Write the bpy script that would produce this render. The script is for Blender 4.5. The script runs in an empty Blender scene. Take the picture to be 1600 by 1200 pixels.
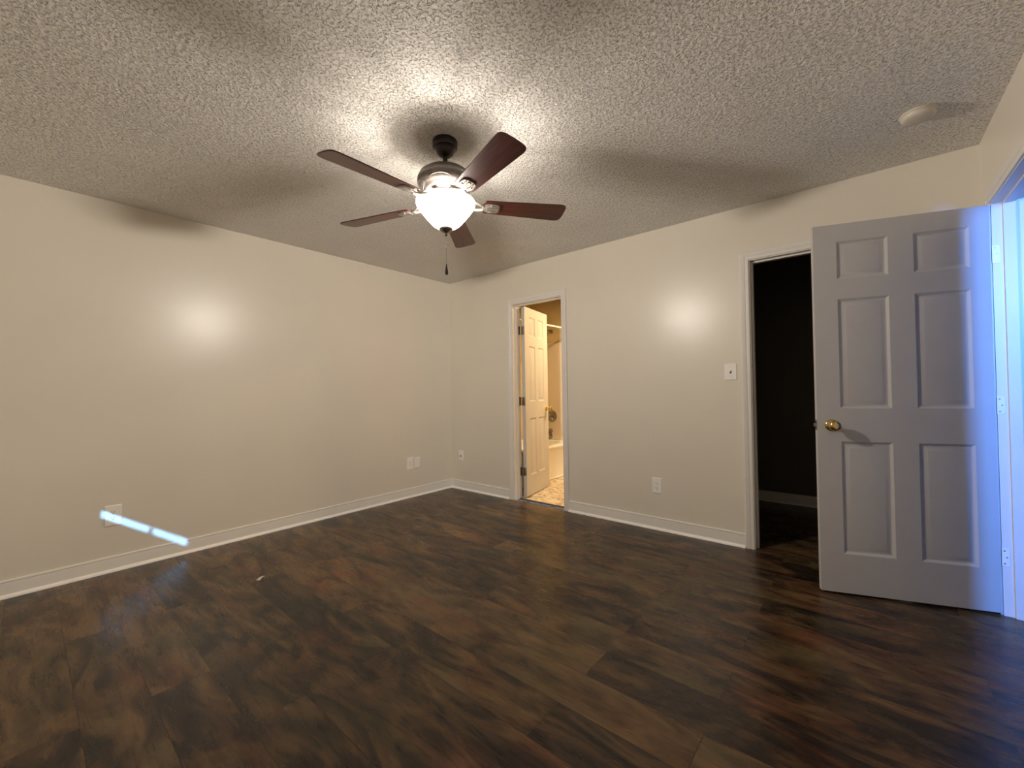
import bpy, bmesh, math, random
from mathutils import Vector, Matrix
random.seed(7)
S = bpy.context.scene
COL = S.collection
PI = math.pi
H = 2.44            # ceiling height
W = 4.295           # room width (left wall x=0, right wall x=W); back wall y=0
YR = -3.95          # rear wall, behind the camera
WT = 0.115          # wall thickness

# ------------------------------------------------------------------ camera
cam_d = bpy.data.cameras.new('camera')
cam = bpy.data.objects.new('camera', cam_d)
COL.objects.link(cam)
cam_d.sensor_fit = 'HORIZONTAL'
cam_d.sensor_width = 36.0
cam_d.lens = 36.0 * 649.17 / 1600.0
cam_d.clip_start = 0.02
yaw, pit, rol = -0.7005, 0.0149, -0.0149
f = Vector((math.sin(yaw)*math.cos(pit), math.cos(yaw)*math.cos(pit), math.sin(pit)))
r = Vector((math.cos(yaw), -math.sin(yaw), 0)); u = r.cross(f)
r2 = math.cos(rol)*r + math.sin(rol)*u
u2 = -math.sin(rol)*r + math.cos(rol)*u
m = Matrix((r2, u2, -f)).transposed().to_4x4()
m.translation = Vector((3.7847, -3.3469, 1.1476))
cam.matrix_world = m
S.camera = cam

# ------------------------------------------------------------------ world, daylight, exposure
wd = bpy.data.worlds.new('daylight_sky'); S.world = wd
wd.use_nodes = True
wd.node_tree.nodes['Background'].inputs['Color'].default_value = (0.35, 0.6, 1.0, 1)
wd.node_tree.nodes['Background'].inputs['Strength'].default_value = 0.5
S.view_settings.view_transform = 'Standard'
S.view_settings.look = 'None'
S.view_settings.gamma = 1.0
S.view_settings.use_curve_mapping = False
S.view_settings.exposure = 1.1
S.cycles.use_adaptive_sampling = False    # keeps the thin sliver of sunlight from being missed
S.cycles.use_light_tree = False

def light(name, kind, loc, energy, color, **kw):
    d = bpy.data.lights.new(name, kind)
    d.energy = energy; d.color = color
    for k, v in kw.items():
        setattr(d, k, v)
    o = bpy.data.objects.new(name, d); COL.objects.link(o)
    o.location = loc
    return o

def aim(o, d):
    o.rotation_euler = Vector(d).to_track_quat('-Z', 'Y').to_euler()

SUN_DIR = Vector((-1.0, 0.45, -0.7*0.45))
sun = light('sun', 'SUN', (6, -6, 4), 5.0, (0.20, 0.52, 1.0), angle=math.radians(0.53))
aim(sun, SUN_DIR)
# lamps added in the windowless hall as stand-ins for daylight: deep blue and pale
hall_blue = light('hall_daylight_standin_blue', 'AREA', (4.94, -2.95, 1.80), 66.0, (0.01, 0.22, 1.0), shape='RECTANGLE', size=0.24, size_y=0.9)
aim(hall_blue, (-0.3, 0.95, -0.15))
hall_pale = light('hall_daylight_standin_pale', 'AREA', (4.79, -2.35, 2.0), 8.0, (0.62, 0.72, 1.0), shape='RECTANGLE', size=0.2, size_y=0.4)
aim(hall_pale, (-0.3, 0.95, -0.05))
bath_lamp = light('bathroom_ceiling_light', 'AREA', (1.65, 1.2, 2.40), 24.0, (1.0, 0.74, 0.40), shape='DISK', size=0.25)  # unseen ceiling lamp, placed to keep spill off the bedroom wall
BOWL_EMIT = 7.0
LAMP_COLOR = (1.0, 0.91, 0.81)
BULB_W = 60.0
BULB_K, BULB_Q = 0.34, 0.05

# ------------------------------------------------------------------ materials
def mat(name):
    M = bpy.data.materials.new(name); M.use_nodes = True
    nt = M.node_tree
    return M, nt, nt.nodes['Principled BSDF']

def nd(nt, t, **kw):
    n = nt.nodes.new(t)
    for k, v in kw.items():
        if k in n.inputs: n.inputs[k].default_value = v
        else: setattr(n, k, v)
    return n

def ramp(nt, src, stops):
    n = nt.nodes.new('ShaderNodeValToRGB')
    el = n.color_ramp.elements
    while len(el) < len(stops): el.new(0.5)
    for e, (p, c) in zip(el, stops):
        e.position = p; e.color = c if len(c) == 4 else (*c, 1)
    nt.links.new(src, n.inputs['Fac'])
    return n

def simple(name, col, rough=0.5, metal=0.0, var=0.06, scale=40, bump=0.0, bscale=300, spec=0.5, coat=0.0):
    M, nt, b = mat(name)
    tc = nd(nt, 'ShaderNodeTexCoord')
    nz = nd(nt, 'ShaderNodeTexNoise', Scale=scale, Detail=3.0)
    nt.links.new(tc.outputs['Object'], nz.inputs['Vector'])
    lo = tuple(max(0, c*(1-var)) for c in col); hi = tuple(min(1, c*(1+var)) for c in col)
    rp = ramp(nt, nz.outputs['Fac'], [(0.3, lo), (0.7, hi)])
    nt.links.new(rp.outputs['Color'], b.inputs['Base Color'])
    b.inputs['Roughness'].default_value = rough
    b.inputs['Metallic'].default_value = metal
    b.inputs['Specular IOR Level'].default_value = spec
    b.inputs['Coat Weight'].default_value = coat
    if bump:
        n2 = nd(nt, 'ShaderNodeTexNoise', Scale=bscale, Detail=3.0)
        nt.links.new(tc.outputs['Object'], n2.inputs['Vector'])
        bp = nd(nt, 'ShaderNodeBump', Strength=bump, Distance=0.001)
        nt.links.new(n2.outputs['Fac'], bp.inputs['Height'])
        nt.links.new(bp.outputs['Normal'], b.inputs['Normal'])
    return M

M_wall = simple('eggshell_beige_paint', (0.70, 0.645, 0.55), 0.31, var=0.02, scale=2.0, bump=0.25, bscale=220, spec=0.45)
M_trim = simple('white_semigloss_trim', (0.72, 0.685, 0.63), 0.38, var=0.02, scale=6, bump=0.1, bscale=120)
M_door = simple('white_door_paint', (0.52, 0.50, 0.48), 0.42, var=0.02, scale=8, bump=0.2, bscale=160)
M_plate = simple('white_plastic', (0.84, 0.81, 0.76), 0.35, var=0.02)
M_slot = simple('dark_slot', (0.03, 0.025, 0.02), 0.6)
M_brass = simple('polished_brass', (0.62, 0.46, 0.20), 0.16, 1.0, var=0.08)
M_nickel = simple('brushed_nickel', (0.30, 0.28, 0.25), 0.38, 1.0, var=0.1)
M_steel = simple('bright_steel', (0.55, 0.54, 0.52), 0.3, 1.0)
M_bronze = simple('aged_pewter_bronze', (0.22, 0.195, 0.175), 0.40, 0.9, var=0.15, scale=60)
M_bracket = simple('light_pewter', (0.50, 0.47, 0.42), 0.42, 0.6, var=0.12, scale=60)
M_shoe = simple('shoe_trim_painted_light', (0.86, 0.83, 0.78), 0.4, var=0.02)  # paler than the baseboard: brightness of its upward face put into the colour
M_canopy = simple('oil_rubbed_bronze', (0.035, 0.024, 0.022), 0.34, 0.5, var=0.2)
M_tub = simple('white_tub_acrylic', (0.82, 0.78, 0.72), 0.2, var=0.01)
M_surround = simple('almond_tub_surround', (0.72, 0.62, 0.50), 0.3, var=0.02, scale=4)
M_bathwall = simple('tan_bathroom_paint', (0.58, 0.45, 0.25), 0.6, var=0.02, scale=3)
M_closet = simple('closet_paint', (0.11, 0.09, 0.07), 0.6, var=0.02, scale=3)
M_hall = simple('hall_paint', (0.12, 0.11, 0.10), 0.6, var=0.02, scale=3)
M_white = simple('white_enamel', (0.82, 0.80, 0.77), 0.3, var=0.02)
M_detector = simple('detector_plastic', (0.62, 0.57, 0.47), 0.4, var=0.02)
M_paper = simple('white_paper', (0.9, 0.88, 0.84), 0.7, var=0.03)
M_blind = simple('closed_blind', (0.45, 0.43, 0.40), 0.7, var=0.03)
M_fob = simple('dark_wood_fob', (0.02, 0.012, 0.01), 0.35)

def mk_ceiling():
    M, nt, b = mat('textured_ceiling')
    tc = nd(nt, 'ShaderNodeTexCoord')
    n1 = nd(nt, 'ShaderNodeTexNoise', Scale=100.0, Detail=2.5, Roughness=0.55, Distortion=0.6)
    n2 = nd(nt, 'ShaderNodeTexNoise', Scale=3.0, Detail=2.0)
    nt.links.new(tc.outputs['Object'], n1.inputs['Vector'])
    nt.links.new(tc.outputs['Object'], n2.inputs['Vector'])
    h = ramp(nt, n1.outputs['Fac'], [(0.34, (0, 0, 0)), (0.45, (1, 1, 1))])
    n3 = nd(nt, 'ShaderNodeTexNoise', Scale=62.0, Detail=2.0, Roughness=0.5)
    nt.links.new(tc.outputs['Object'], n3.inputs['Vector'])
    h3 = ramp(nt, n3.outputs['Fac'], [(0.42, (0, 0, 0)), (0.68, (1, 1, 1))])
    hs = nd(nt, 'ShaderNodeMath', operation='MULTIPLY_ADD'); hs.inputs[1].default_value = 0.28
    nt.links.new(h3.outputs['Color'], hs.inputs[0]); nt.links.new(h.outputs['Color'], hs.inputs[2])
    bp = nd(nt, 'ShaderNodeBump', Strength=1.0, Distance=0.0084)
    nt.links.new(hs.outputs[0], bp.inputs['Height'])
    nt.links.new(bp.outputs['Normal'], b.inputs['Normal'])
    c = ramp(nt, n2.outputs['Fac'], [(0.3, (0.82, 0.79, 0.74)), (0.7, (0.86, 0.83, 0.78))])
    nt.links.new(c.outputs['Color'], b.inputs['Base Color'])
    b.inputs['Roughness'].default_value = 0.75
    b.inputs['Specular IOR Level'].default_value = 0.15
    return M
M_ceil = mk_ceiling()

def mk_floor():
    M, nt, b = mat('dark_laminate_planks')
    L = nt.links.new
    tc = nd(nt, 'ShaderNodeTexCoord')
    mp = nd(nt, 'ShaderNodeMapping'); mp.inputs['Location'].default_value = (0.3, 1.5, 0)
    L(tc.outputs['Object'], mp.inputs['Vector'])
    br = nd(nt, 'ShaderNodeTexBrick', Scale=1.0)
    br.offset = 0.37; br.offset_frequency = 2
    br.inputs['Brick Width'].default_value = 1.22
    br.inputs['Row Height'].default_value = 0.19
    br.inputs['Mortar Size'].default_value = 0.0012
    br.inputs['Mortar Smooth'].default_value = 0.2
    br.inputs['Color1'].default_value = (0, 0, 0, 1)
    br.inputs['Color2'].default_value = (1, 1, 1, 1)
    br.inputs['Mortar'].default_value = (0.3, 0.3, 0.3, 1)
    L(mp.outputs['Vector'], br.inputs['Vector'])
    # per-plank shift of the grain
    sh = nd(nt, 'ShaderNodeVectorMath', operation='MULTIPLY_ADD')
    sh.inputs[1].default_value = (7.3, 3.1, 0)
    L(br.outputs['Color'], sh.inputs[0]); L(tc.outputs['Object'], sh.inputs[2])
    m1 = nd(nt, 'ShaderNodeMapping'); m1.inputs['Scale'].default_value = (1.3, 3.4, 1)
    L(sh.outputs[0], m1.inputs['Vector'])
    n1 = nd(nt, 'ShaderNodeTexNoise', Scale=1.5, Detail=4.0, Roughness=0.62, Distortion=1.8)
    L(m1.outputs['Vector'], n1.inputs['Vector'])
    m2 = nd(nt, 'ShaderNodeMapping'); m2.inputs['Scale'].default_value = (5, 38, 1)
    L(sh.outputs[0], m2.inputs['Vector'])
    n2 = nd(nt, 'ShaderNodeTexNoise', Scale=1.0, Detail=6.0, Roughness=0.65, Distortion=0.8)
    L(m2.outputs['Vector'], n2.inputs['Vector'])
    a = nd(nt, 'ShaderNodeMath', operation='MULTIPLY_ADD'); a.inputs[1].default_value = 0.20
    L(n2.outputs['Fac'], a.inputs[0]); L(n1.outputs['Fac'], a.inputs[2])
    bsep = nd(nt, 'ShaderNodeMath', operation='MULTIPLY_ADD'); bsep.inputs[1].default_value = 0.17
    L(br.outputs['Color'], bsep.inputs[0]); L(a.outputs[0], bsep.inputs[2])
    c = ramp(nt, bsep.outputs[0], [(0.48, (0.013, 0.009, 0.008)), (0.60, (0.035, 0.021, 0.013)), (0.72, (0.082, 0.046, 0.022)), (0.86, (0.140, 0.084, 0.039))])
    # red and olive tinges, plank by plank patches
    m3 = nd(nt, 'ShaderNodeMapping'); m3.inputs['Scale'].default_value = (1.1, 2.6, 1)
    L(sh.outputs[0], m3.inputs['Vector'])
    n3 = nd(nt, 'ShaderNodeTexNoise', Scale=1.7, Detail=3.0, Distortion=0.8)
    L(m3.outputs['Vector'], n3.inputs['Vector'])
    tint = ramp(nt, n3.outputs['Fac'], [(0.34, (0.72, 0.86, 0.80)), (0.48, (1, 1, 1)), (0.56, (1.0, 0.95, 0.85)), (0.66, (1.0, 0.74, 0.72))])
    mt = nd(nt, 'ShaderNodeMix', data_type='RGBA', blend_type='MULTIPLY'); mt.inputs[0].default_value = 1.0
    L(c.outputs['Color'], mt.inputs[6]); L(tint.outputs['Color'], mt.inputs[7])
    mx = nd(nt, 'ShaderNodeMix', data_type='RGBA')
    L(br.outputs['Fac'], mx.inputs[0]); L(mt.outputs[2], mx.inputs[6])
    mx.inputs[7].default_value = (0.012, 0.008, 0.006, 1)
    L(mx.outputs[2], b.inputs['Base Color'])
    rr = nd(nt, 'ShaderNodeMapRange'); rr.inputs['To Min'].default_value = 0.20; rr.inputs['To Max'].default_value = 0.36
    L(n2.outputs['Fac'], rr.inputs['Value']); L(rr.outputs[0], b.inputs['Roughness'])
    b.inputs['Specular IOR Level'].default_value = 0.33
    hh = nd(nt, 'ShaderNodeMath', operation='SUBTRACT')
    L(n1.outputs['Fac'], hh.inputs[0]); L(br.outputs['Fac'], hh.inputs[1])
    bp = nd(nt, 'ShaderNodeBump', Strength=0.15, Distance=0.002)
    L(hh.outputs[0], bp.inputs['Height']); L(bp.outputs['Normal'], b.inputs['Normal'])
    return M
M_floor = mk_floor()

def mk_vinyl():
    M, nt, b = mat('marbled_vinyl_floor')
    L = nt.links.new
    tc = nd(nt, 'ShaderNodeTexCoord')
    n1 = nd(nt, 'ShaderNodeTexNoise', Scale=11.0, Detail=3.0, Distortion=1.6)
    L(tc.outputs['Object'], n1.inputs['Vector'])
    c = ramp(nt, n1.outputs['Fac'], [(0.36, (0.28, 0.19, 0.11)), (0.46, (0.55, 0.43, 0.28)), (0.6, (0.70, 0.58, 0.42))])
    L(c.outputs['Color'], b.inputs['Base Color'])
    b.inputs['Roughness'].default_value = 0.35
    return M
M_vinyl = mk_vinyl()

def mk_blade():
    M, nt, b = mat('mahogany_fan_blade')
    L = nt.links.new
    tc = nd(nt, 'ShaderNodeTexCoord')
    mp = nd(nt, 'ShaderNodeMapping'); mp.inputs['Scale'].default_value = (3, 45, 1)
    L(tc.outputs['Object'], mp.inputs['Vector'])
    n1 = nd(nt, 'ShaderNodeTexNoise', Scale=1.5, Detail=5.0, Distortion=0.6)
    L(mp.outputs['Vector'], n1.inputs['Vector'])
    c = ramp(nt, n1.outputs['Fac'], [(0.3, (0.060, 0.012, 0.008)), (0.7, (0.145, 0.031, 0.020))])
    L(c.outputs['Color'], b.inputs['Base Color'])
    b.inputs['Roughness'].default_value = 0.34
    b.inputs['Specular IOR Level'].default_value = 0.5
    b.inputs['Coat Weight'].default_value = 0.12
    b.inputs['Coat Roughness'].default_value = 0.3
    return M
M_blade = mk_blade()

def mk_bowl():
    M, nt, b = mat('lit_frosted_glass_bowl')
    L = nt.links.new
    tc = nd(nt, 'ShaderNodeTexCoord')
    n1 = nd(nt, 'ShaderNodeTexNoise', Scale=9.0, Detail=4.0, Distortion=1.0)
    L(tc.outputs['Object'], n1.inputs['Vector'])
    c = ramp(nt, n1.outputs['Fac'], [(0.3, (0.85, 0.82, 0.76)), (0.7, (0.95, 0.93, 0.9))])
    L(c.outputs['Color'], b.inputs['Base Color'])
    b.inputs['Roughness'].default_value = 0.3
    b.inputs['Emission Color'].default_value = (*LAMP_COLOR, 1)
    b.inputs['Emission Strength'].default_value = BOWL_EMIT
    tr = nd(nt, 'ShaderNodeBsdfTransparent')
    mx = nd(nt, 'ShaderNodeMixShader'); mx.inputs[0].default_value = 0.4
    L(tr.outputs[0], mx.inputs[1]); L(b.outputs[0], mx.inputs[2])
    L(mx.outputs[0], nt.nodes['Material Output'].inputs['Surface'])
    return M
M_bowl = mk_bowl()

# ------------------------------------------------------------------ mesh helpers
def box(bm, x0, x1, y0, y1, z0, z1, bev=0.0, mtx=None, seg=2):
    vs = [bm.verts.new((x, y, z)) for x in (x0, x1) for y in (y0, y1) for z in (z0, z1)]
    fs = [(0, 1, 3, 2), (4, 6, 7, 5), (0, 4, 5, 1), (2, 3, 7, 6), (0, 2, 6, 4), (1, 5, 7, 3)]
    faces = [bm.faces.new([vs[i] for i in q]) for q in fs]
    out = vs
    if bev:
        es = list({e for fc in faces for e in fc.edges})
        res = bmesh.ops.bevel(bm, geom=es, offset=bev, segments=seg, affect='EDGES', profile=0.5)
        out = list({v for v in res['verts']} | {v for v in vs if v.is_valid})
    if mtx is not None:
        bmesh.ops.transform(bm, matrix=mtx, verts=out)
    return out

def lathe(bm, prof, n=48, mtx=None, close=False):
    rings = []
    for (rr, z) in prof:
        if rr < 1e-6:
            rings.append([bm.verts.new((0, 0, z))])
        else:
            rings.append([bm.verts.new((rr*math.cos(2*PI*k/n), rr*math.sin(2*PI*k/n), z)) for k in range(n)])
    for a, b in zip(rings, rings[1:]):
        for k in range(n):
            k2 = (k+1) % n
            if len(a) == 1 and len(b) == 1: continue
            if len(a) == 1: bm.faces.new((a[0], b[k2], b[k]))
            elif len(b) == 1: bm.faces.new((a[k], a[k2], b[0]))
            else: bm.faces.new((a[k], a[k2], b[k2], b[k]))
    vs = [v for rg in rings for v in rg]
    if mtx is not None:
        bmesh.ops.transform(bm, matrix=mtx, verts=vs)
    return vs

def tube(bm, pts, rad, n=12, cap=True):
    pts = [Vector(q) for q in pts]
    rads = rad if isinstance(rad, (list, tuple)) else [rad]*len(pts)
    rings = []
    prev = None
    for i, q in enumerate(pts):
        t = (pts[min(i+1, len(pts)-1)] - pts[max(i-1, 0)]).normalized()
        if prev is None:
            a = Vector((0, 0, 1)) if abs(t.z) < 0.9 else Vector((1, 0, 0))
            s = t.cross(a).normalized()
        else:
            s = (prev - t*prev.dot(t)).normalized()
        prev = s
        w = t.cross(s)
        rings.append([bm.verts.new(q + rads[i]*(s*math.cos(2*PI*k/n) + w*math.sin(2*PI*k/n))) for k in range(n)])
    for a, b in zip(rings, rings[1:]):
        for k in range(n):
            bm.faces.new((a[k], a[(k+1) % n], b[(k+1) % n], b[k]))
    if cap:
        bm.faces.new(rings[0][::-1]); bm.faces.new(rings[-1])

def prism(bm, outline, z0, z1):
    a = [bm.verts.new((x, y, z0)) for x, y in outline]
    b = [bm.verts.new((x, y, z1)) for x, y in outline]
    bm.faces.new(a[::-1]); bm.faces.new(b)
    n = len(a)
    for i in range(n):
        bm.faces.new((a[i], a[(i+1) % n], b[(i+1) % n], b[i]))
    return a + b

def loft(bm, secs):
    """closed profile sections, capped"""
    rows = [[bm.verts.new(p) for p in s] for s in secs]
    n = len(rows[0])
    for a, b in zip(rows, rows[1:]):
        for i in range(n):
            bm.faces.new((a[i], a[(i+1) % n], b[(i+1) % n], b[i]))
    bm.faces.new(rows[0][::-1]); bm.faces.new(rows[-1])

def obj(name, bm, material, parent=None, smooth=None, loc=None):
    bmesh.ops.recalc_face_normals(bm, faces=bm.faces[:])
    me = bpy.data.meshes.new(name)
    bm.to_mesh(me); bm.free()
    for mm in (material if isinstance(material, list) else [material]):
        me.materials.append(mm)
    if smooth is not None:
        me.polygons.foreach_set('use_smooth', [True]*len(me.polygons))
        me.set_sharp_from_angle(angle=math.radians(smooth))
    o = bpy.data.objects.new(name, me)
    COL.objects.link(o)
    if parent: o.parent = parent
    if loc: o.location = loc
    return o

def tag(o, label, cat, group=None, kind=None):
    o['label'] = label; o['category'] = cat
    if group: o['group'] = group
    if kind: o['kind'] = kind
    return o

def struct(o, label, cat):
    return tag(o, label, cat, kind='structure')

def empty(name, loc, rot=0.0):
    o = bpy.data.objects.new(name, None); COL.objects.link(o)
    o.location = loc; o.rotation_euler = (0, 0, rot); o.empty_display_size = 0.05
    return o

# ------------------------------------------------------------------ room shell
bm = bmesh.new(); box(bm, 0, W, YR, 0, -0.06, 0)
box(bm, W, 6.3, -4.17, 0.115, -0.06, 0)                # runs on through the doorways
box(bm, 2.72, W, 0, 1.5, -0.06, 0)
struct(obj('floor', bm, M_floor), 'dark brown wood-look plank floor', 'floor')

bm = bmesh.new(); box(bm, -WT, W+WT, YR-0.12, WT, H, H+0.08)
struct(obj('ceiling', bm, M_ceil), 'white sprayed texture ceiling', 'ceiling')

bm = bmesh.new(); box(bm, -WT, 0, YR-0.12, WT, -0.06, H)
struct(obj('wall_left', bm, M_wall), 'long beige painted wall with a sliver of daylight', 'wall')

# openings: bathroom x .978-1.595 (rough .966-1.607), closet x 3.184-3.95, hall door y -.98..-.213
BX0, BX1, CX0, CX1, DT = 0.984, 1.589, 3.189, 3.945, 2.043
RY0, RY1 = -0.975, -0.213
JT = 0.018
bm = bmesh.new()
box(bm, 0, BX0-JT, 0, WT, -0.06, H); box(bm, BX1+JT, CX0-JT, 0, WT, -0.06, H); box(bm, CX1+JT, W, 0, WT, -0.06, H)
box(bm, BX0-JT, BX1+JT, 0, WT, DT+JT, H); box(bm, CX0-JT, CX1+JT, 0, WT, DT+JT, H)
struct(obj('wall_back', bm, M_wall), 'beige painted wall holding the bathroom and closet doorways', 'wall')
bm = bmesh.new()
box(bm, W, W+WT, RY1+JT, WT, -0.06, H); box(bm, W, W+WT, YR-0.12, RY0-JT, -0.06, H); box(bm, W, W+WT, RY0-JT, RY1+JT, DT+JT, H)
struct(obj('wall_right', bm, M_wall), 'beige painted wall behind the open panel door', 'wall')
# rear wall with a blinded window behind the camera
WX0, WX1, WZ0, WZ1 = 2.085, 3.36, 1.027, 2.1
bm = bmesh.new()
box(bm, 0, WX0, YR-0.12, YR, -0.06, H); box(bm, WX1, W, YR-0.12, YR, -0.06, H)
box(bm, WX0, WX1, YR-0.12, YR, -0.06, WZ0); box(bm, WX0, WX1, YR-0.12, YR, WZ1, H)
struct(obj('wall_rear', bm, M_wall), 'beige painted wall with a blinded window', 'wall')

# ------------------------------------------------------------------ baseboards with shoe moulding
BASE = [(0, 0), (0.012, 0), (0.012, 0.080), (0.0105, 0.086), (0.0125, 0.091), (0.011, 0.097), (0.006, 0.100), (0, 0.1005)]
SHOE = [(0.012, 0)] + [(0.012+0.017*math.cos(t), 0.019*math.sin(t)) for t in [PI/2*k/6 for k in range(7)]]
def baseboard(name, p0, p1, nrm, label, cap0=0.0, cap1=0.0):
    p0, p1 = Vector((*p0, 0)), Vector((*p1, 0)); n = Vector((*nrm, 0)); t = (p1-p0).normalized()
    bm = bmesh.new()
    # cap: miter at an inside corner
    loft(bm, [[q + n*a + Vector((0, 0, z)) + t*(a*mt) for a, z in BASE] for q, mt in ((p0, cap0), (p1, cap1))])
    o = struct(obj(name, bm, M_trim, smooth=30), label, 'baseboard')
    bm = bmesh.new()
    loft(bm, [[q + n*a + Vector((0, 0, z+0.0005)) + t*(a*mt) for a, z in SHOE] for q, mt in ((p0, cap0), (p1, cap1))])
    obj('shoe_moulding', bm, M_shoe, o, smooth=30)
    return o
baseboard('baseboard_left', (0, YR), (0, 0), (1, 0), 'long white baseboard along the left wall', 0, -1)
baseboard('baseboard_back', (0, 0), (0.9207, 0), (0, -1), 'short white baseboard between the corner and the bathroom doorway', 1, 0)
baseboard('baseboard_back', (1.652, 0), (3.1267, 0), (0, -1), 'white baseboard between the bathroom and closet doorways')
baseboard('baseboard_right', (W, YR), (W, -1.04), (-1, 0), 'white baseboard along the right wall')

# ------------------------------------------------------------------ door casings, jambs and stops
CAS = [(0, 0), (0, 0.008), (0.004, 0.0105), (0.017, 0.011), (0.022, 0.0105), (0.026, 0.0135), (0.036, 0.0145), (0.043, 0.0175), (0.052, 0.0175), (0.057, 0.014), (0.057, 0)]
def casing(bm, a0, a1, top, P):
    """P(a, z, out) maps opening coords to the room"""
    def sec(k):
        rs = []
        for w, t in CAS:
            if k == 0: rs.append(P(a0-w, 0.0, t))
            if k == 1: rs.append(P(a0-w, top+w, t))
            if k == 2: rs.append(P(a1+w, top+w, t))
            if k == 3: rs.append(P(a1+w, 0.0, t))
        return rs
    loft(bm, [sec(k) for k in range(4)])

def jambs(bm, a0, a1, top, P, d0, d1, s0, s1):
    """three jamb boards plus the stop; depth d0..d1 into the wall, stop s0..s1"""
    def bx(x0, x1, y0, y1, z0, z1):
        vs = box(bm, x0, x1, y0, y1, z0, z1)
        for v in vs: v.co = Vector(P(v.co.x, v.co.z, -v.co.y))
    bx(a0-JT, a0, d0, d1, 0, top+JT); bx(a1, a1+JT, d0, d1, 0, top+JT); bx(a0, a1, d0, d1, top, top+JT)
    bx(a0, a0+0.011, s0, s1, 0, top); bx(a1-0.011, a1, s0, s1, 0, top); bx(a0+0.011, a1-0.011, s0, s1, top-0.011, top)

Pb = lambda a, z, o: (a, -o, z)
bm = bmesh.new(); casing(bm, BX0-0.006, BX1+0.006, DT+0.006, Pb); jambs(bm, BX0, BX1, DT, Pb, 0, WT, 0.042, 0.076)
struct(obj('trim_1', bm, M_trim, smooth=30), 'white casing and jamb around the lit bathroom doorway', 'door trim')
bm = bmesh.new(); casing(bm, CX0-0.006, CX1+0.006, DT+0.006, Pb); jambs(bm, CX0, CX1, DT, Pb, 0, WT, 0.042, 0.076)
struct(obj('trim_2', bm, M_trim, smooth=30), 'white casing and jamb around the dark closet doorway', 'door trim')
Pr = lambda a, z, o: (W-o, a, z)
bm = bmesh.new(); casing(bm, RY0-0.006, RY1+0.006, DT+0.006, Pr); jambs(bm, RY0, RY1, DT, Pr, 0, WT, 0.038, 0.078)
trim3 = struct(obj('trim_3', bm, M_trim, smooth=30), 'white casing and jamb beside the open panel door, lit blue', 'door trim')

# ------------------------------------------------------------------ six panel doors
def panel_door(w, h, t, cols, rows):
    bm = bmesh.new()
    xs = sorted({0, w, *[c for q in cols for c in q]}); zs = sorted({0, h, *[c for q in rows for c in q]})
    for side in (1, -1):
        y = side*t/2
        for i in range(len(xs)-1):
            for j in range(len(zs)-1):
                x0, x1, z0, z1 = xs[i], xs[i+1], zs[j], zs[j+1]
                if (x0, x1) in cols and (z0, z1) in rows:
                    loops = []
                    for ins, dep in ((0, 0), (0.003, 0.0015), (0.012, 0.0075), (0.017, 0.0085), (0.020, 0.0082), (0.036, 0.0025), (0.040, 0.002)):
                        loops.append([bm.verts.new((x, y-side*dep, z)) for x, z in ((x0+ins, z0+ins), (x1-ins, z0+ins), (x1-ins, z1-ins), (x0+ins, z1-ins))])
                    for a, b in zip(loops, loops[1:]):
                        for k in range(4):
                            bm.faces.new((a[k], a[(k+1) % 4], b[(k+1) % 4], b[k]))
                    bm.faces.new(loops[-1])
                else:
                    bm.faces.new([bm.verts.new(q) for q in ((x0, y, z0), (x1, y, z0), (x1, y, z1), (x0, y, z1))])
    for q in (((0, 0), (0, h)), ((w, 0), (w, h))):
        (x, z0), (_, z1) = q
        bm.faces.new([bm.verts.new(p) for p in ((x, -t/2, z0), (x, t/2, z0), (x, t/2, z1), (x, -t/2, z1))])
    for z in (0, h):
        bm.faces.new([bm.verts.new(p) for p in ((0, -t/2, z), (w, -t/2, z), (w, t/2, z), (0, t/2, z))])
    bmesh.ops.remove_doubles(bm, verts=bm.verts[:], dist=1e-5)
    return bm

def axis_y(x, y, z, s):
    """lathe axis +z turned to local s*y"""
    return Matrix.Translation((x, y, z)) @ Matrix.Rotation(-s*PI/2, 4, 'X')

ROSE = [(0, 0), (0.033, 0), (0.033, 0.003), (0.030, 0.007), (0.022, 0.010), (0.013, 0.012), (0.0115, 0.016), (0.0115, 0.030)]
KNOB = [(0.0115, 0.028), (0.016, 0.031), (0.024, 0.036), (0.0285, 0.044), (0.0290, 0.051), (0.0265, 0.059), (0.020, 0.065), (0.012, 0.068), (0, 0.0685)]

# the open panel door in the right of the room
DW, DH, DTK = 0.742, 2.028, 0.035
ang = math.atan2(-0.3365, -0.9415)
lx = Vector((math.cos(ang), math.sin(ang), 0)); ly = Vector((-lx.y, lx.x, 0))
p = Vector((4.2865, -0.2185, 0.012)) - ly*(DTK/2)
cols = [(DW-0.335, DW-0.108), (DW-0.665, DW-0.442)]
cols = [tuple(sorted(c)) for c in cols]
rows = [(0.213, 0.827), (1.008, 1.613), (1.722, 1.932)]
bm = panel_door(DW, DH, DTK, [(c[0], c[1]) for c in cols], rows)
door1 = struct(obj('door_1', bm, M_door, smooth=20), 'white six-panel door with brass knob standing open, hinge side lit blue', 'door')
door1.location = p; door1.rotation_euler = (0, 0, ang)
for s in (1, -1):
    bm = bmesh.new()
    mtx = axis_y(DW-0.067, s*DTK/2, 0.915, s)
    lathe(bm, ROSE, 40, mtx); lathe(bm, KNOB, 40, mtx)
    k = obj('door_knob', bm, M_brass, door1, smooth=40)
    k['label'] = 'polished brass knob'
bm = bmesh.new()
box(bm, DW-0.0005, DW+0.0015, -0.0125, 0.0125, 0.915-0.028, 0.915+0.028, 0.0006)
box(bm, DW+0.001, DW+0.012, -0.007, 0.007, 0.915-0.009, 0.915+0.009, 0.002)
lb = obj('latch_bolt', bm, M_nickel, door1)
lb['label'] = 'grey latch bolt in the door edge'

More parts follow.
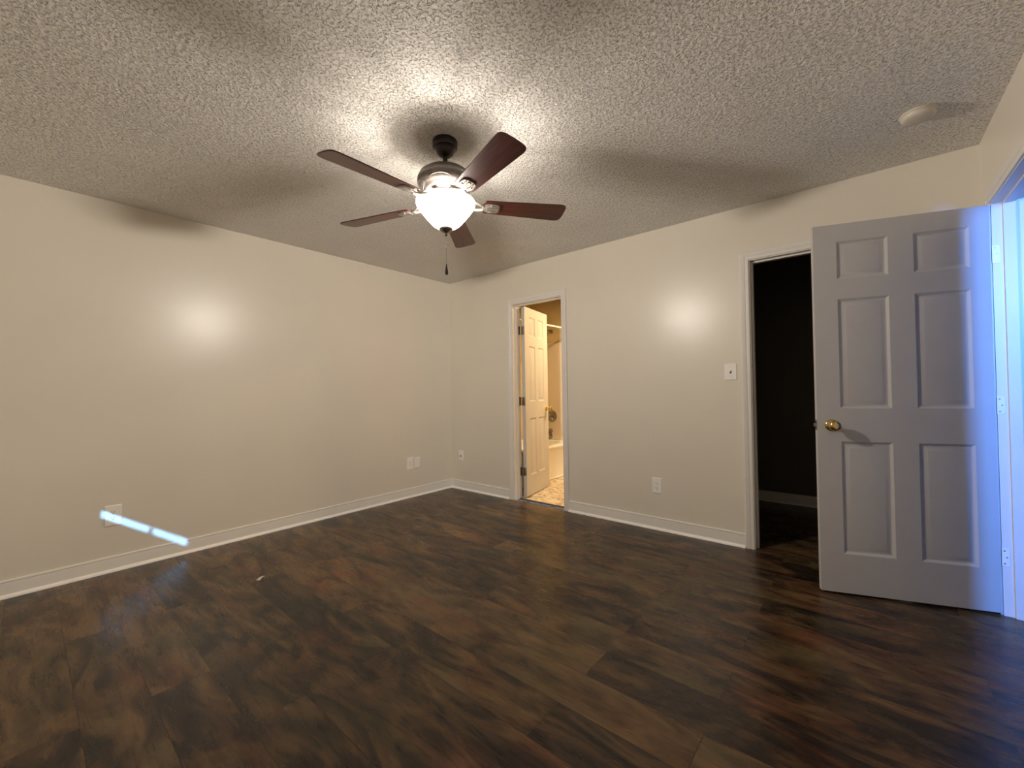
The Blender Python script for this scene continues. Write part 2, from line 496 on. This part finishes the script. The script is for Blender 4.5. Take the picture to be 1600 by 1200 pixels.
# hinge leaves of that door, on its jamb (local plane y = RY1, facing -y)
for z in (1.789, 1.037, 0.288):
    bm = bmesh.new()
    x0, x1 = W-0.001, W+0.0255
    rr = 0.008
    pts = [(x0, -0.044), (x1-rr, -0.044)] + [(x1-rr+rr*math.sin(t), -0.044+rr-rr*math.cos(t)) for t in (0.5, 1.05)] + [(x1, -0.044+rr), (x1, 0.044-rr)] + \
          [(x1-rr+rr*math.cos(t), 0.044-rr+rr*math.sin(t)) for t in (0.5, 1.05)] + [(x1-rr, 0.044), (x0, 0.044)]
    vs = prism(bm, pts, 0, 0.0022)
    for v in vs: v.co = Vector((v.co.x, RY1 - v.co.z, z + v.co.y))
    h = obj('hinge_leaf', bm, M_white, trim3)
    bm = bmesh.new()
    for sx, sz in ((0.016, 0.0), (0.008, 0.031), (0.008, -0.031)):
        lathe(bm, [(0, 0.0006), (0.0032, 0.0004), (0.0036, 0)], 12, Matrix.Translation((W+sx, RY1-0.0022, z+sz)) @ Matrix.Rotation(PI/2, 4, 'X'))
    obj('hinge_screw', bm, M_nickel, h)

# bathroom door
BW = 0.60
ang2 = math.radians(101.8)
lx = Vector((math.cos(ang2), math.sin(ang2), 0)); ly = Vector((-lx.y, lx.x, 0))
p = Vector((1.045, 0.122, 0.012)) + ly*(DTK/2)
bcols = [(0.108, 0.262), (0.338, 0.492)]
bm = panel_door(BW, DH, DTK, bcols, rows)
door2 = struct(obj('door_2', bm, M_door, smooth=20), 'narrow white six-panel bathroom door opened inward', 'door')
door2.location = p; door2.rotation_euler = (0, 0, ang2)
bm = bmesh.new()
mtx = axis_y(BW-0.06, -DTK/2, 0.915, -1)
lathe(bm, ROSE, 32, mtx); lathe(bm, KNOB, 32, mtx)
obj('door_knob', bm, M_brass, door2, smooth=40)['label'] = 'brass door knob'
for z in (1.784, 1.028, 0.282):
    bm = bmesh.new()
    box(bm, -0.0025, 0, -0.016, 0.016, z-0.012-0.045, z-0.012+0.045, 0.0008)           # leaf on the door's edge
    tube(bm, [(-0.011, 0.0195, z-0.012-0.046), (-0.011, 0.0195, z-0.012+0.046)], 0.0058, 14)
    obj('hinge', bm, M_nickel, door2, smooth=40)['label'] = 'grey metal hinge'
for z in (1.784, 1.028, 0.282):
    bm = bmesh.new()
    box(bm, BX0, BX0+0.0022, WT-0.036, WT+0.004, z-0.045, z+0.045, 0.0008)
    obj('hinge_leaf', bm, M_nickel, bpy.data.objects['trim_1'])['label'] = 'grey metal hinge leaf'

# ------------------------------------------------------------------ bathroom beyond the back wall
bm = bmesh.new(); box(bm, -0.05, 2.62, 0.078, 1.75, -0.05, 0.0015)
struct(obj('floor_bathroom', bm, M_vinyl), 'cream and brown marbled vinyl floor of the bathroom', 'floor')
bm = bmesh.new()
box(bm, -0.165, -0.05, WT, 1.75, -0.05, H); box(bm, -0.165, 2.72, 1.635, 1.75, -0.05, H); box(bm, 2.6, 2.70, WT, 1.635, -0.05, H)
struct(obj('wall_bathroom', bm, M_bathwall), 'tan painted bathroom wall above the tub surround', 'wall')
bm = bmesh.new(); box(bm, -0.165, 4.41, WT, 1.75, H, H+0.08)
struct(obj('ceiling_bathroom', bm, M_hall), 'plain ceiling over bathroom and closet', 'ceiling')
bm = bmesh.new()
loft(bm, [[Vector((x, 0.072+0.022*a, z)) for a, z in ((-0.9, 0.0), (-0.5, 0.004), (0.5, 0.005), (0.9, 0.002), (0.9, 0.0))] for x in (BX0+0.002, BX1-0.002)])
struct(obj('trim_4', bm, M_slot), 'dark threshold strip under the bathroom doorway', 'threshold')

# tub: apron faces +x at x = .74, runs along y to the valve wall
bm = bmesh.new()
TX0, TX1, TY0, TY1, TZ = -0.048, 0.74, 0.16, 1.618, 0.43
def rrect(x0, x1, y0, y1, r, z, n=6):
    pts = []
    for cx, cy, a in ((x1-r, y1-r, 0), (x0+r, y1-r, PI/2), (x0+r, y0+r, PI), (x1-r, y0+r, 1.5*PI)):
        for k in range(n+1):
            t = a + PI/2*k/n
            pts.append((cx+r*math.cos(t), cy+r*math.sin(t), z))
    return pts
secs = [rrect(TX0, TX1-0.012, TY0, TY1, 0.01, 0.002), rrect(TX0, TX1-0.012, TY0, TY1, 0.01, TZ-0.05), rrect(TX0, TX1, TY0, TY1, 0.012, TZ-0.035), rrect(TX0, TX1, TY0, TY1, 0.012, TZ-0.008),
        rrect(TX0, TX1-0.004, TY0, TY1, 0.012, TZ), rrect(TX0+0.05, TX1-0.08, TY0+0.07, TY1-0.08, 0.10, TZ), rrect(TX0+0.056, TX1-0.088, TY0+0.08, TY1-0.086, 0.10, TZ-0.012), rrect(TX0+0.12, TX1-0.14, TY0+0.2, TY1-0.14, 0.12, 0.10), rrect(TX0+0.2, TX1-0.2, TY0+0.3, TY1-0.22, 0.10, 0.07)]
loft(bm, secs)
tub = tag(obj('bathtub', bm, M_tub, smooth=40), 'white bathtub seen through the bathroom doorway', 'bathtub')
bm = bmesh.new()
tube(bm, [(TX1-0.008, TY0, 0.010), (TX1-0.008, TY1, 0.010)], 0.008, 8)
obj('caulk_strip', bm, M_tub, tub, smooth=40)
bm = bmesh.new(); box(bm, -0.046, 0.78, 1.62, 1.634, TZ+0.001, 1.818, 0.004)
sur = tag(obj('tub_surround', bm, M_surround), 'almond wall surround above the white bathtub', 'tub surround')
bm = bmesh.new(); box(bm, 0.745, 0.785, 1.604, 1.621, 0.002, 1.818, 0.006)
obj('edge_flange', bm, M_surround, sur)

YW = 1.619
def wall_lathe(prof, x, z, n=32):
    bm = bmesh.new(); lathe(bm, prof, n, Matrix.Translation((x, YW, z)) @ Matrix.Rotation(PI/2, 4, 'X'))
    return bm
vx = 0.342
v = tag(empty('shower_valve', (0, 0, 0)), 'large round chrome valve on the tub surround', 'shower valve')
obj('escutcheon', wall_lathe([(0, 0), (0.088, 0), (0.088, 0.003), (0.080, 0.010), (0.050, 0.015), (0.03, 0.018), (0, 0.018)], vx, 0.765), M_nickel, v, smooth=40)
bm = wall_lathe([(0, 0.016), (0.030, 0.018), (0.032, 0.03), (0.027, 0.055), (0.02, 0.06), (0, 0.061)], vx, 0.765)
tube(bm, [(vx, YW-0.048, 0.765), (vx+0.03, YW-0.055, 0.74), (vx+0.055, YW-0.055, 0.715)], [0.011, 0.009, 0.007], 12)
obj('handle', bm, M_nickel, v, smooth=40)
bm = wall_lathe([(0, 0), (0.034, 0), (0.034, 0.006), (0.028, 0.01), (0.026, 0.10), (0.028, 0.128), (0.02, 0.138), (0, 0.139)], vx-0.02, 0.552)
tag(obj('tub_spout', bm, M_nickel, smooth=40), 'chrome tub spout below the round valve', 'tub spout')
bm = wall_lathe([(0, 0), (0.04, 0), (0.04, 0.004), (0.034, 0.010), (0.012, 0.013), (0, 0.013)], vx-0.03, 0.478)
bmesh.ops.translate(bm, verts=bm.verts[:], vec=(0, -0.004, 0))
tag(obj('overflow_plate', bm, M_nickel, smooth=40), 'small round overflow plate just above the tub rim', 'overflow plate')
sh = tag(empty('shower_fixture', (0, 0, 0)), 'dark shower arm and head high on the tan wall', 'shower head')
bm = bmesh.new()
lathe(bm, [(0, 0), (0.030, 0), (0.028, 0.006), (0.012, 0.012), (0, 0.012)], 28, Matrix.Translation((vx+0.005, 1.634, 1.99)) @ Matrix.Rotation(PI/2, 4, 'X'))
obj('wall_flange', bm, M_nickel, sh, smooth=40)
bm = bmesh.new(); tube(bm, [(vx+0.005, 1.63, 1.99), (vx+0.005, 1.58, 2.0), (vx+0.005, 1.545, 1.995), (vx+0.005, 1.515, 1.97)], 0.0105, 12)
obj('shower_arm', bm, M_nickel, sh, smooth=40)
bm = bmesh.new()
d = Vector((0, -0.6, -0.8)).to_track_quat('Z', 'Y').to_matrix().to_4x4()
lathe(bm, [(0, -0.006), (0.012, -0.004), (0.015, 0.012), (0.030, 0.035), (0.033, 0.042), (0.030, 0.046), (0, 0.046)], 28, Matrix.Translation((vx+0.005, 1.513, 1.968)) @ d)
obj('shower_head', bm, M_nickel, sh, smooth=40)
rod = tag(empty('shower_rod', (0, 0, 0)), 'thin white shower curtain rod above the tub', 'shower rod')
bm = bmesh.new(); tube(bm, [(0.74, WT+0.002, 1.97), (0.74, 1.633, 1.97)], 0.0125, 16)
obj('rod', bm, M_tub, rod, smooth=40)
for y, s in ((1.634, 1), (WT+0.001, -1)):
    bm = bmesh.new(); lathe(bm, [(0, 0), (0.034, 0), (0.032, 0.008), (0.016, 0.016), (0, 0.016)], 28, Matrix.Translation((0.74, y, 1.97)) @ Matrix.Rotation(s*PI/2, 4, 'X'))
    obj('rod_flange', bm, M_tub, rod, smooth=40)

# ------------------------------------------------------------------ closet and hall shells
bm = bmesh.new()
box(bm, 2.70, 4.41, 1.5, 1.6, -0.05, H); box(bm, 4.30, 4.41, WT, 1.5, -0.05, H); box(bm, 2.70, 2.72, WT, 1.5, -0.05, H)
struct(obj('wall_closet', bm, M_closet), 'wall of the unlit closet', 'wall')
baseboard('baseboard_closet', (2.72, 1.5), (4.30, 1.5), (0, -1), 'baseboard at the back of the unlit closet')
bm = bmesh.new()
HX = 6.2
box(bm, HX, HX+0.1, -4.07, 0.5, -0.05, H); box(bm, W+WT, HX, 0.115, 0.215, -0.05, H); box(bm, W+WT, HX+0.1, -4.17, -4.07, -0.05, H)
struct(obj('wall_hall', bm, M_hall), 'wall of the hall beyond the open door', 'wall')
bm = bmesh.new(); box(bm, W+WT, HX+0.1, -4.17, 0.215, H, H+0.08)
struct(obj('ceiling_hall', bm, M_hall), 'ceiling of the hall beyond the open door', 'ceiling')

# ------------------------------------------------------------------ window behind the camera, blind stopping just above the sill
win = struct(empty('window_1', (WX0, YR, WZ0)), 'window with its blind lowered almost to the sill', 'window')
bm = bmesh.new()
w, hh = WX1-WX0, WZ1-WZ0
box(bm, 0.0, w, -0.022, -0.006, 0.058, hh, 0.001)
for k in range(40):
    z = 0.063 + k*0.0244
    box(bm, 0.004, w-0.004, -0.006, -0.003, z, z+0.0235, 0.0008)
obj('blind', bm, M_blind, win)
bm = bmesh.new(); box(bm, 0.600, 0.614, -0.03, -0.012, 0.0, 0.05)
obj('mullion', bm, M_trim, win)
bm = bmesh.new(); casing(bm, 0, w, hh, lambda a, z, o: (a, o, z))
obj('casing', bm, M_trim, win, smooth=30)

# ------------------------------------------------------------------ wall plates
def plate(w, h, t=0.006):
    bm = bmesh.new()
    secs = []
    for ins, y in ((0, 0), (0, 0.002), (0.0015, 0.0045), (0.004, t)):
        secs.append([Vector(q) for q in [(x, -y, z) for x, _, z in [(a, 0, b) for a, b in ((-w/2+ins, -h/2+ins), (w/2-ins, -h/2+ins), (w/2-ins, h/2-ins), (-w/2+ins, h/2-ins))]]])
    loft(bm, secs)
    return bm
def screw(bm, x, z, y):
    lathe(bm, [(0.0034, 0), (0.003, 0.0009), (0, 0.0012)], 14, Matrix.Translation((x, -y, z)) @ Matrix.Rotation(PI/2, 4, 'X'))
def receptacle(parent, z, t):
    bm = bmesh.new()
    n = 28; pts = []
    for k in range(n):
        a = 2*PI*k/n
        x, q = 0.0172*math.cos(a), 0.0172*math.sin(a)
        pts.append((x, max(-0.0135, min(0.0135, q))))
    vs = prism(bm, pts, 0, 0.002)
    for vv in vs: vv.co = Vector((vv.co.x, -t + 0.001 - vv.co.z, z + vv.co.y))
    o = obj('receptacle', bm, M_plate, parent)
    bm = bmesh.new()
    y = t+0.0008
    box(bm, -0.0078, -0.0052, -y-0.0006, -y+0.0006, z-0.001, z+0.0085); box(bm, 0.0052, 0.0078, -y-0.0006, -y+0.0006, z-0.0005, z+0.0075)
    lathe(bm, [(0, 0.0007), (0.0028, 0.0007), (0.0028, -0.0006)], 12, Matrix.Translation((0, -y, z-0.0075)) @ Matrix.Rotation(PI/2, 4, 'X'))
    obj('slots', bm, M_slot, o)
def wall_plate(name, w, h, loc, rot, label, cat, kind, group=None):
    root = tag(empty(name, loc, rot), label, cat, group)
    t = 0.006
    pl = obj('cover_plate', plate(w, h, t), M_plate, root, smooth=25)
    def screw_at(z):
        b3 = bmesh.new(); screw(b3, 0, z, t); obj('cover_screw', b3, M_plate, pl, smooth=40)
    if kind == 'duplex':
        screw_at(0)
        receptacle(root, 0.0195, t); receptacle(root, -0.0195, t)
    elif kind == 'toggle':
        screw_at(0.030); screw_at(-0.030)
        b2 = bmesh.new(); box(b2, -0.0052, 0.0052, -t-0.0006, -t+0.002, -0.012, 0.012)
        obj('switch_slot', b2, M_slot, root)
        b2 = bmesh.new(); box(b2, -0.0042, 0.0042, -t-0.012, -t+0.002, -0.006, 0.006, 0.0014, Matrix.Translation((0, 0, 0.003)) @ Matrix.Translation((0, -t, 0)) @ Matrix.Rotation(-0.5, 4, 'X') @ Matrix.Translation((0, t, 0)))
        obj('toggle', b2, M_plate, root)
    elif kind == 'rocker':
        screw_at(0.048); screw_at(-0.048)
        b2 = bmesh.new(); box(b2, -0.0165, 0.0165, -t-0.0015, -t+0.001, -0.0335, 0.0335, 0.0012)
        ins = obj('insert', b2, M_plate, root)
        b2 = bmesh.new()
        for zz in (0.015, -0.015):
            box(b2, -0.0078, -0.0056, -t-0.0019, -t-0.001, zz-0.003, zz+0.005); box(b2, 0.0056, 0.0078, -t-0.0019, -t-0.001, zz-0.003, zz+0.005)
            box(b2, -0.002, 0.002, -t-0.0019, -t-0.001, zz-0.0105, zz-0.0065)
        obj('slots', b2, M_slot, ins)
    elif kind == 'blank':
        screw_at(0.042); screw_at(-0.042)
    elif kind == 'coax':
        screw_at(0.042); screw_at(-0.042)
        b2 = bmesh.new(); lathe(b2, [(0.009, 0), (0.009, 0.003), (0.0055, 0.004), (0.0055, 0.013), (0.003, 0.013), (0.003, 0.005), (0, 0.005)], 20, Matrix.Translation((0, -t, -0.004)) @ Matrix.Rotation(PI/2, 4, 'X'))
        obj('coax_jack', b2, M_nickel, root, smooth=40)
    return root
RL = PI/2   # plates on the left wall face +x : local -y -> +x
wall_plate('wall_outlet', 0.083, 0.133, (0.0, -2.948, 0.364), RL, 'white duplex outlet on the left wall crossed by the sliver of daylight', 'outlet', 'duplex')
wall_plate('wall_outlet', 0.081, 0.130, (0.0, -0.601, 0.366), RL, 'white outlet plate on the left wall beside the blank plate', 'outlet', 'rocker')
wall_plate('blank_plate', 0.070, 0.115, (0.0, -0.505, 0.364), RL, 'plain white blank plate beside an outlet near the corner', 'blank plate', 'blank')
wall_plate('cable_jack', 0.078, 0.117, (0.168, 0.0, 0.391), 0, 'white cable jack plate on the back wall next to the corner', 'cable jack', 'coax')
wall_plate('wall_outlet', 0.080, 0.127, (2.491, 0.0, 0.354), 0, 'white duplex outlet low on the wall between the two doorways', 'outlet', 'duplex')
wall_plate('light_switch', 0.083, 0.122, (3.052, 0.0, 1.258), 0, 'white toggle light switch beside the closet doorway', 'light switch', 'toggle')

# ------------------------------------------------------------------ smoke detector, paper scrap
sd = tag(empty('smoke_detector', (4.015, -0.585, H)), 'round off-white smoke detector on the ceiling', 'smoke detector')
bm = bmesh.new(); lathe(bm, [(0, 0), (0.068, 0), (0.068, -0.008), (0.066, -0.010), (0, -0.010)], 48)
obj('mounting_base', bm, M_detector, sd, smooth=40)
bm = bmesh.new(); lathe(bm, [(0, -0.010), (0.064, -0.010), (0.063, -0.020), (0.058, -0.028), (0.045, -0.034), (0.02, -0.036), (0, -0.036)], 48)
obj('cover', bm, M_detector, sd, smooth=40)

bm = bmesh.new()
n = 7
rows_ = []
for i in range(n):
    t = i/(n-1)
    wdt = 0.004 + 0.010*t
    x, y = 0.889 + 0.030*t, -2.352 - 0.048*t
    zz = 0.0015 + 0.008*math.sin(PI*t)
    rows_.append([bm.verts.new((x - wdt*0.8, y - wdt*0.5, zz)), bm.verts.new((x, y, zz + 0.003)), bm.verts.new((x + wdt*0.8, y + wdt*0.5, zz))])
for a, b in zip(rows_, rows_[1:]):
    for k in range(2): bm.faces.new((a[k], a[k+1], b[k+1], b[k]))
g = bmesh.ops.solidify(bm, geom=bm.faces[:], thickness=0.0006)
tag(obj('paper_scrap', bm, M_paper), 'tiny scrap of white paper lying on the dark floor', 'paper scrap')

# ------------------------------------------------------------------ ceiling fan
FX, FY = 2.160, -1.929
fan = tag(empty('ceiling_fan', (FX, FY, H)), 'five-blade ceiling fan with mahogany blades and a lit glass bowl', 'ceiling fan')
Z = lambda z: z - H
bm = bmesh.new()
lathe(bm, [(0, 0), (0.062, 0), (0.064, -0.004), (0.064, -0.032), (0.061, -0.038), (0.055, -0.040), (0.055, -0.044), (0.051, -0.048), (0.048, -0.056), (0.043, -0.066), (0.034, -0.075), (0.022, -0.081), (0.014, -0.083), (0, -0.083)], 56)
obj('canopy', bm, M_canopy, fan, smooth=35)['label'] = 'dark bronze canopy'
bm = bmesh.new(); lathe(bm, [(0.0125, Z(2.362)), (0.0125, Z(2.314)), (0.020, Z(2.308)), (0.024, Z(2.296)), (0.024, Z(2.28))], 28)
obj('downrod', bm, M_canopy, fan, smooth=35)
bm = bmesh.new()
lathe(bm, [(0, Z(2.293)), (0.03, Z(2.293)), (0.075, Z(2.288)), (0.110, Z(2.276)), (0.131, Z(2.260)), (0.141, Z(2.240)), (0.143, Z(2.226)), (0.138, Z(2.213)), (0.140, Z(2.208)), (0.135, Z(2.200)),
           (0.122, Z(2.189)), (0.112, Z(2.183)), (0.108, Z(2.175)), (0.095, Z(2.167)), (0.078, Z(2.163)), (0, Z(2.163))], 72)
motor = obj('motor_housing', bm, M_bronze, fan, smooth=35)
# scrolled filigree around the lower housing
for k in range(5):
    a = math.radians(-16.84 + 36 + 72*k)
    bm = bmesh.new()
    def onh(da, s):      # point on the lower taper of the housing
        rr = 0.1410 - 0.029*s; zz = Z(2.208) - 0.025*s
        return (rr*math.cos(a+da), rr*math.sin(a+da), zz)
    pts = [onh(0.42*math.cos(t), 0.5+0.48*math.sin(t)) for t in [2*PI*i/28 for i in range(29)]]
    tube(bm, pts, 0.0026, 8)
    for c0 in (-0.2, 0.0, 0.2):
        pts = [onh(c0 + 0.09*(1-0.55*i/20)*math.cos(4.4*PI*i/20), 0.5 + 0.30*(1-0.55*i/20)*math.sin(4.4*PI*i/20)) for i in range(21)]
        tube(bm, pts, 0.002, 6)
    obj('filigree', bm, M_bronze, motor, smooth=40)
ZL = lambda z: z + 0.0165 - H
bm = bmesh.new()
lathe(bm, [(0.075, ZL(2.148)), (0.078, ZL(2.142)), (0.070, ZL(2.136)), (0.062, ZL(2.128)), (0.060, ZL(2.118)), (0.068, ZL(2.112)), (0.066, ZL(2.106)), (0.0, ZL(2.106))], 56)
obj('light_fitter', bm, M_bronze, fan, smooth=35)
# blades
TXT, TYT = 0.0084, 0.0211
base_blade = None
ANG = [-16.81 + 72*k for k in range(5)]
def blade_mesh():
    bm = bmesh.new()
    r0, r1, w0, w1 = 0.195, 0.650, 0.055, 0.068
    pts = []
    # rounded root and tip
    for t in [i/6 for i in range(7)]:
        a = PI/2 + PI*t
        pts.append((r0 + 0.018 + 0.018*math.cos(a), w0*0.93*math.copysign(abs(math.sin(a))**0.6, math.sin(a))))
    tip = []
    for t in [i/12 for i in range(13)]:
        a = -PI/2 + PI*t
        tip.append((r1-0.040 + 0.040*math.copysign(abs(math.cos(a))**0.7, math.cos(a)), w1*math.copysign(abs(math.sin(a))**0.45, math.sin(a))))
    outline = pts + tip
    prism(bm, outline, -0.003, 0.003)
    es = [e for e in bm.edges if abs(e.verts[0].co.z - e.verts[1].co.z) < 1e-6]
    bmesh.ops.bevel(bm, geom=es, offset=0.0012, segments=1, affect='EDGES')
    return bm
def bracket_mesh():
    bm = bmesh.new()
    # flared plate under the blade root
    out = []
    for t in [i/16 for i in range(17)]:
        a = -PI/2 + PI*t
        out.append((0.262 + 0.022*math.cos(a), 0.034*math.copysign(abs(math.sin(a))**0.7, math.sin(a))))
    out += [(0.23, 0.036), (0.205, 0.026), (0.19, 0.016), (0.19, -0.016), (0.205, -0.026), (0.23, -0.036)]
    prism(bm, out, -0.009, -0.0035)
    for yy in (-0.018, -0.006, 0.006, 0.018):
        tube(bm, [(0.215, yy*0.7, -0.010), (0.245, yy, -0.011), (0.272, yy, -0.010)], 0.0028, 8)
    for x, y in ((0.272, 0), (0.24, 0.024), (0.24, -0.024)):
        lathe(bm, [(0, -0.0125), (0.004, -0.0115), (0.005, -0.009)], 12, Matrix.Translation((x, y, 0)))
    # two scrolled arms back to the motor
    for s in (1, -1):
        pts = []
        for i in range(13):
            t = i/12
            pts.append((0.200 - 0.115*t, s*(0.014 + 0.017*math.sin(PI*t)), -0.006 + 0.045*t*t))
        tube(bm, pts, [0.0075]*13, 10)
    box(bm, 0.070, 0.102, -0.020, 0.020, 0.034, 0.044, 0.002)
    return bm
bm_b = blade_mesh(); bm_k = bracket_mesh()
for k, deg in enumerate(ANG):
    a = math.radians(deg)
    if k == 0:
        b = obj('blade', bm_b, M_blade, fan, smooth=30)
        kb = obj('blade_bracket', bm_k, M_bracket, b, smooth=40)
        kb['label'] = 'pewter bracket'
        bl0, kb0 = b, kb
    else:
        b = bl0.copy(); COL.objects.link(b); b.parent = fan
        kb = kb0.copy(); COL.objects.link(kb); kb.parent = b
    droop = TXT*math.cos(a) + TYT*math.sin(a)
    b.matrix_local = Matrix.Translation((0, 0, ZL(2.0975))) @ Matrix.Rotation(a, 4, 'Z') @ Matrix.Rotation(-math.atan(droop), 4, 'Y') @ Matrix.Rotation(math.radians(-12), 4, 'X')
# glass bowl, open at the top
outer = [(0.150, 2.106), (0.1515, 2.098), (0.149, 2.088), (0.141, 2.074), (0.128, 2.056), (0.112, 2.036), (0.094, 2.014), (0.076, 1.994), (0.060, 1.981), (0.042, 1.972), (0.020, 1.968), (0, 1.967)]
inner = [(max(0, r_-0.005), z_+0.004) for r_, z_ in outer][::-1]
inner[0] = (0, 1.972)
bm = bmesh.new(); lathe(bm, [(q, ZL(z)) for q, z in inner + outer], 72)
bmesh.ops.remove_doubles(bm, verts=bm.verts[:], dist=1e-6)
obj('glass_bowl', bm, M_bowl, fan, smooth=40)['label'] = 'glowing white glass bowl'
for k in range(3):
    a = math.radians(20 + 120*k)
    bb = light('bulb_light', 'POINT', (0.03*math.cos(a), 0.03*math.sin(a), ZL(2.000)), BULB_W/3, LAMP_COLOR, shadow_soft_size=0.025)
    bb.parent = fan
    bb.data.use_nodes = True
    nt = bb.data.node_tree
    fo = nd(nt, 'ShaderNodeLightFalloff', Strength=BULB_K)
    fq = nd(nt, 'ShaderNodeLightFalloff', Strength=BULB_Q)
    ad = nd(nt, 'ShaderNodeMath', operation='ADD')
    nt.links.new(fo.outputs['Constant'], ad.inputs[0]); nt.links.new(fq.outputs['Quadratic'], ad.inputs[1])
    nt.links.new(ad.outputs[0], nt.nodes['Emission'].inputs['Strength'])
bm = bmesh.new(); tube(bm, [(0, 0, ZL(2.106)), (0, 0, ZL(1.97))], 0.005, 12)
obj('centre_rod', bm, M_steel, fan, smooth=40)
bm = bmesh.new()
lathe(bm, [(0, ZL(1.9735)), (0.034, ZL(1.9695)), (0.0345, ZL(1.966)), (0.031, ZL(1.960)), (0.022, ZL(1.953)), (0.012, ZL(1.949)), (0.006, ZL(1.945)), (0.0065, ZL(1.938)), (0.008, ZL(1.935)), (0.004, ZL(1.930)), (0, ZL(1.930))], 40)
obj('finial', bm, M_nickel, fan, smooth=40)['label'] = 'dark metal finial under the bowl'
bm = bmesh.new()
z = 1.931
while z > 1.800:
    lathe(bm, [(0, ZL(z)), (0.0016, ZL(z-0.0008)), (0.0016, ZL(z-0.0026)), (0, ZL(z-0.0034))], 8)
    z -= 0.0034
tube(bm, [(0, 0, ZL(1.932)), (0, 0, ZL(1.786))], 0.0009, 6)
lathe(bm, [(0, ZL(1.877)), (0.0028, ZL(1.874)), (0.0028, ZL(1.868)), (0, ZL(1.865))], 12)
chain = obj('pull_chain', bm, M_steel, fan, smooth=60)
bm = bmesh.new()
lathe(bm, [(0, ZL(1.788)), (0.0025, ZL(1.786)), (0.003, ZL(1.778)), (0.005, ZL(1.766)), (0.0075, ZL(1.748)), (0.0078, ZL(1.738)), (0.006, ZL(1.731)), (0, ZL(1.729))], 20)
obj('chain_fob', bm, M_fob, chain, smooth=40)['label'] = 'dark wooden pull fob'
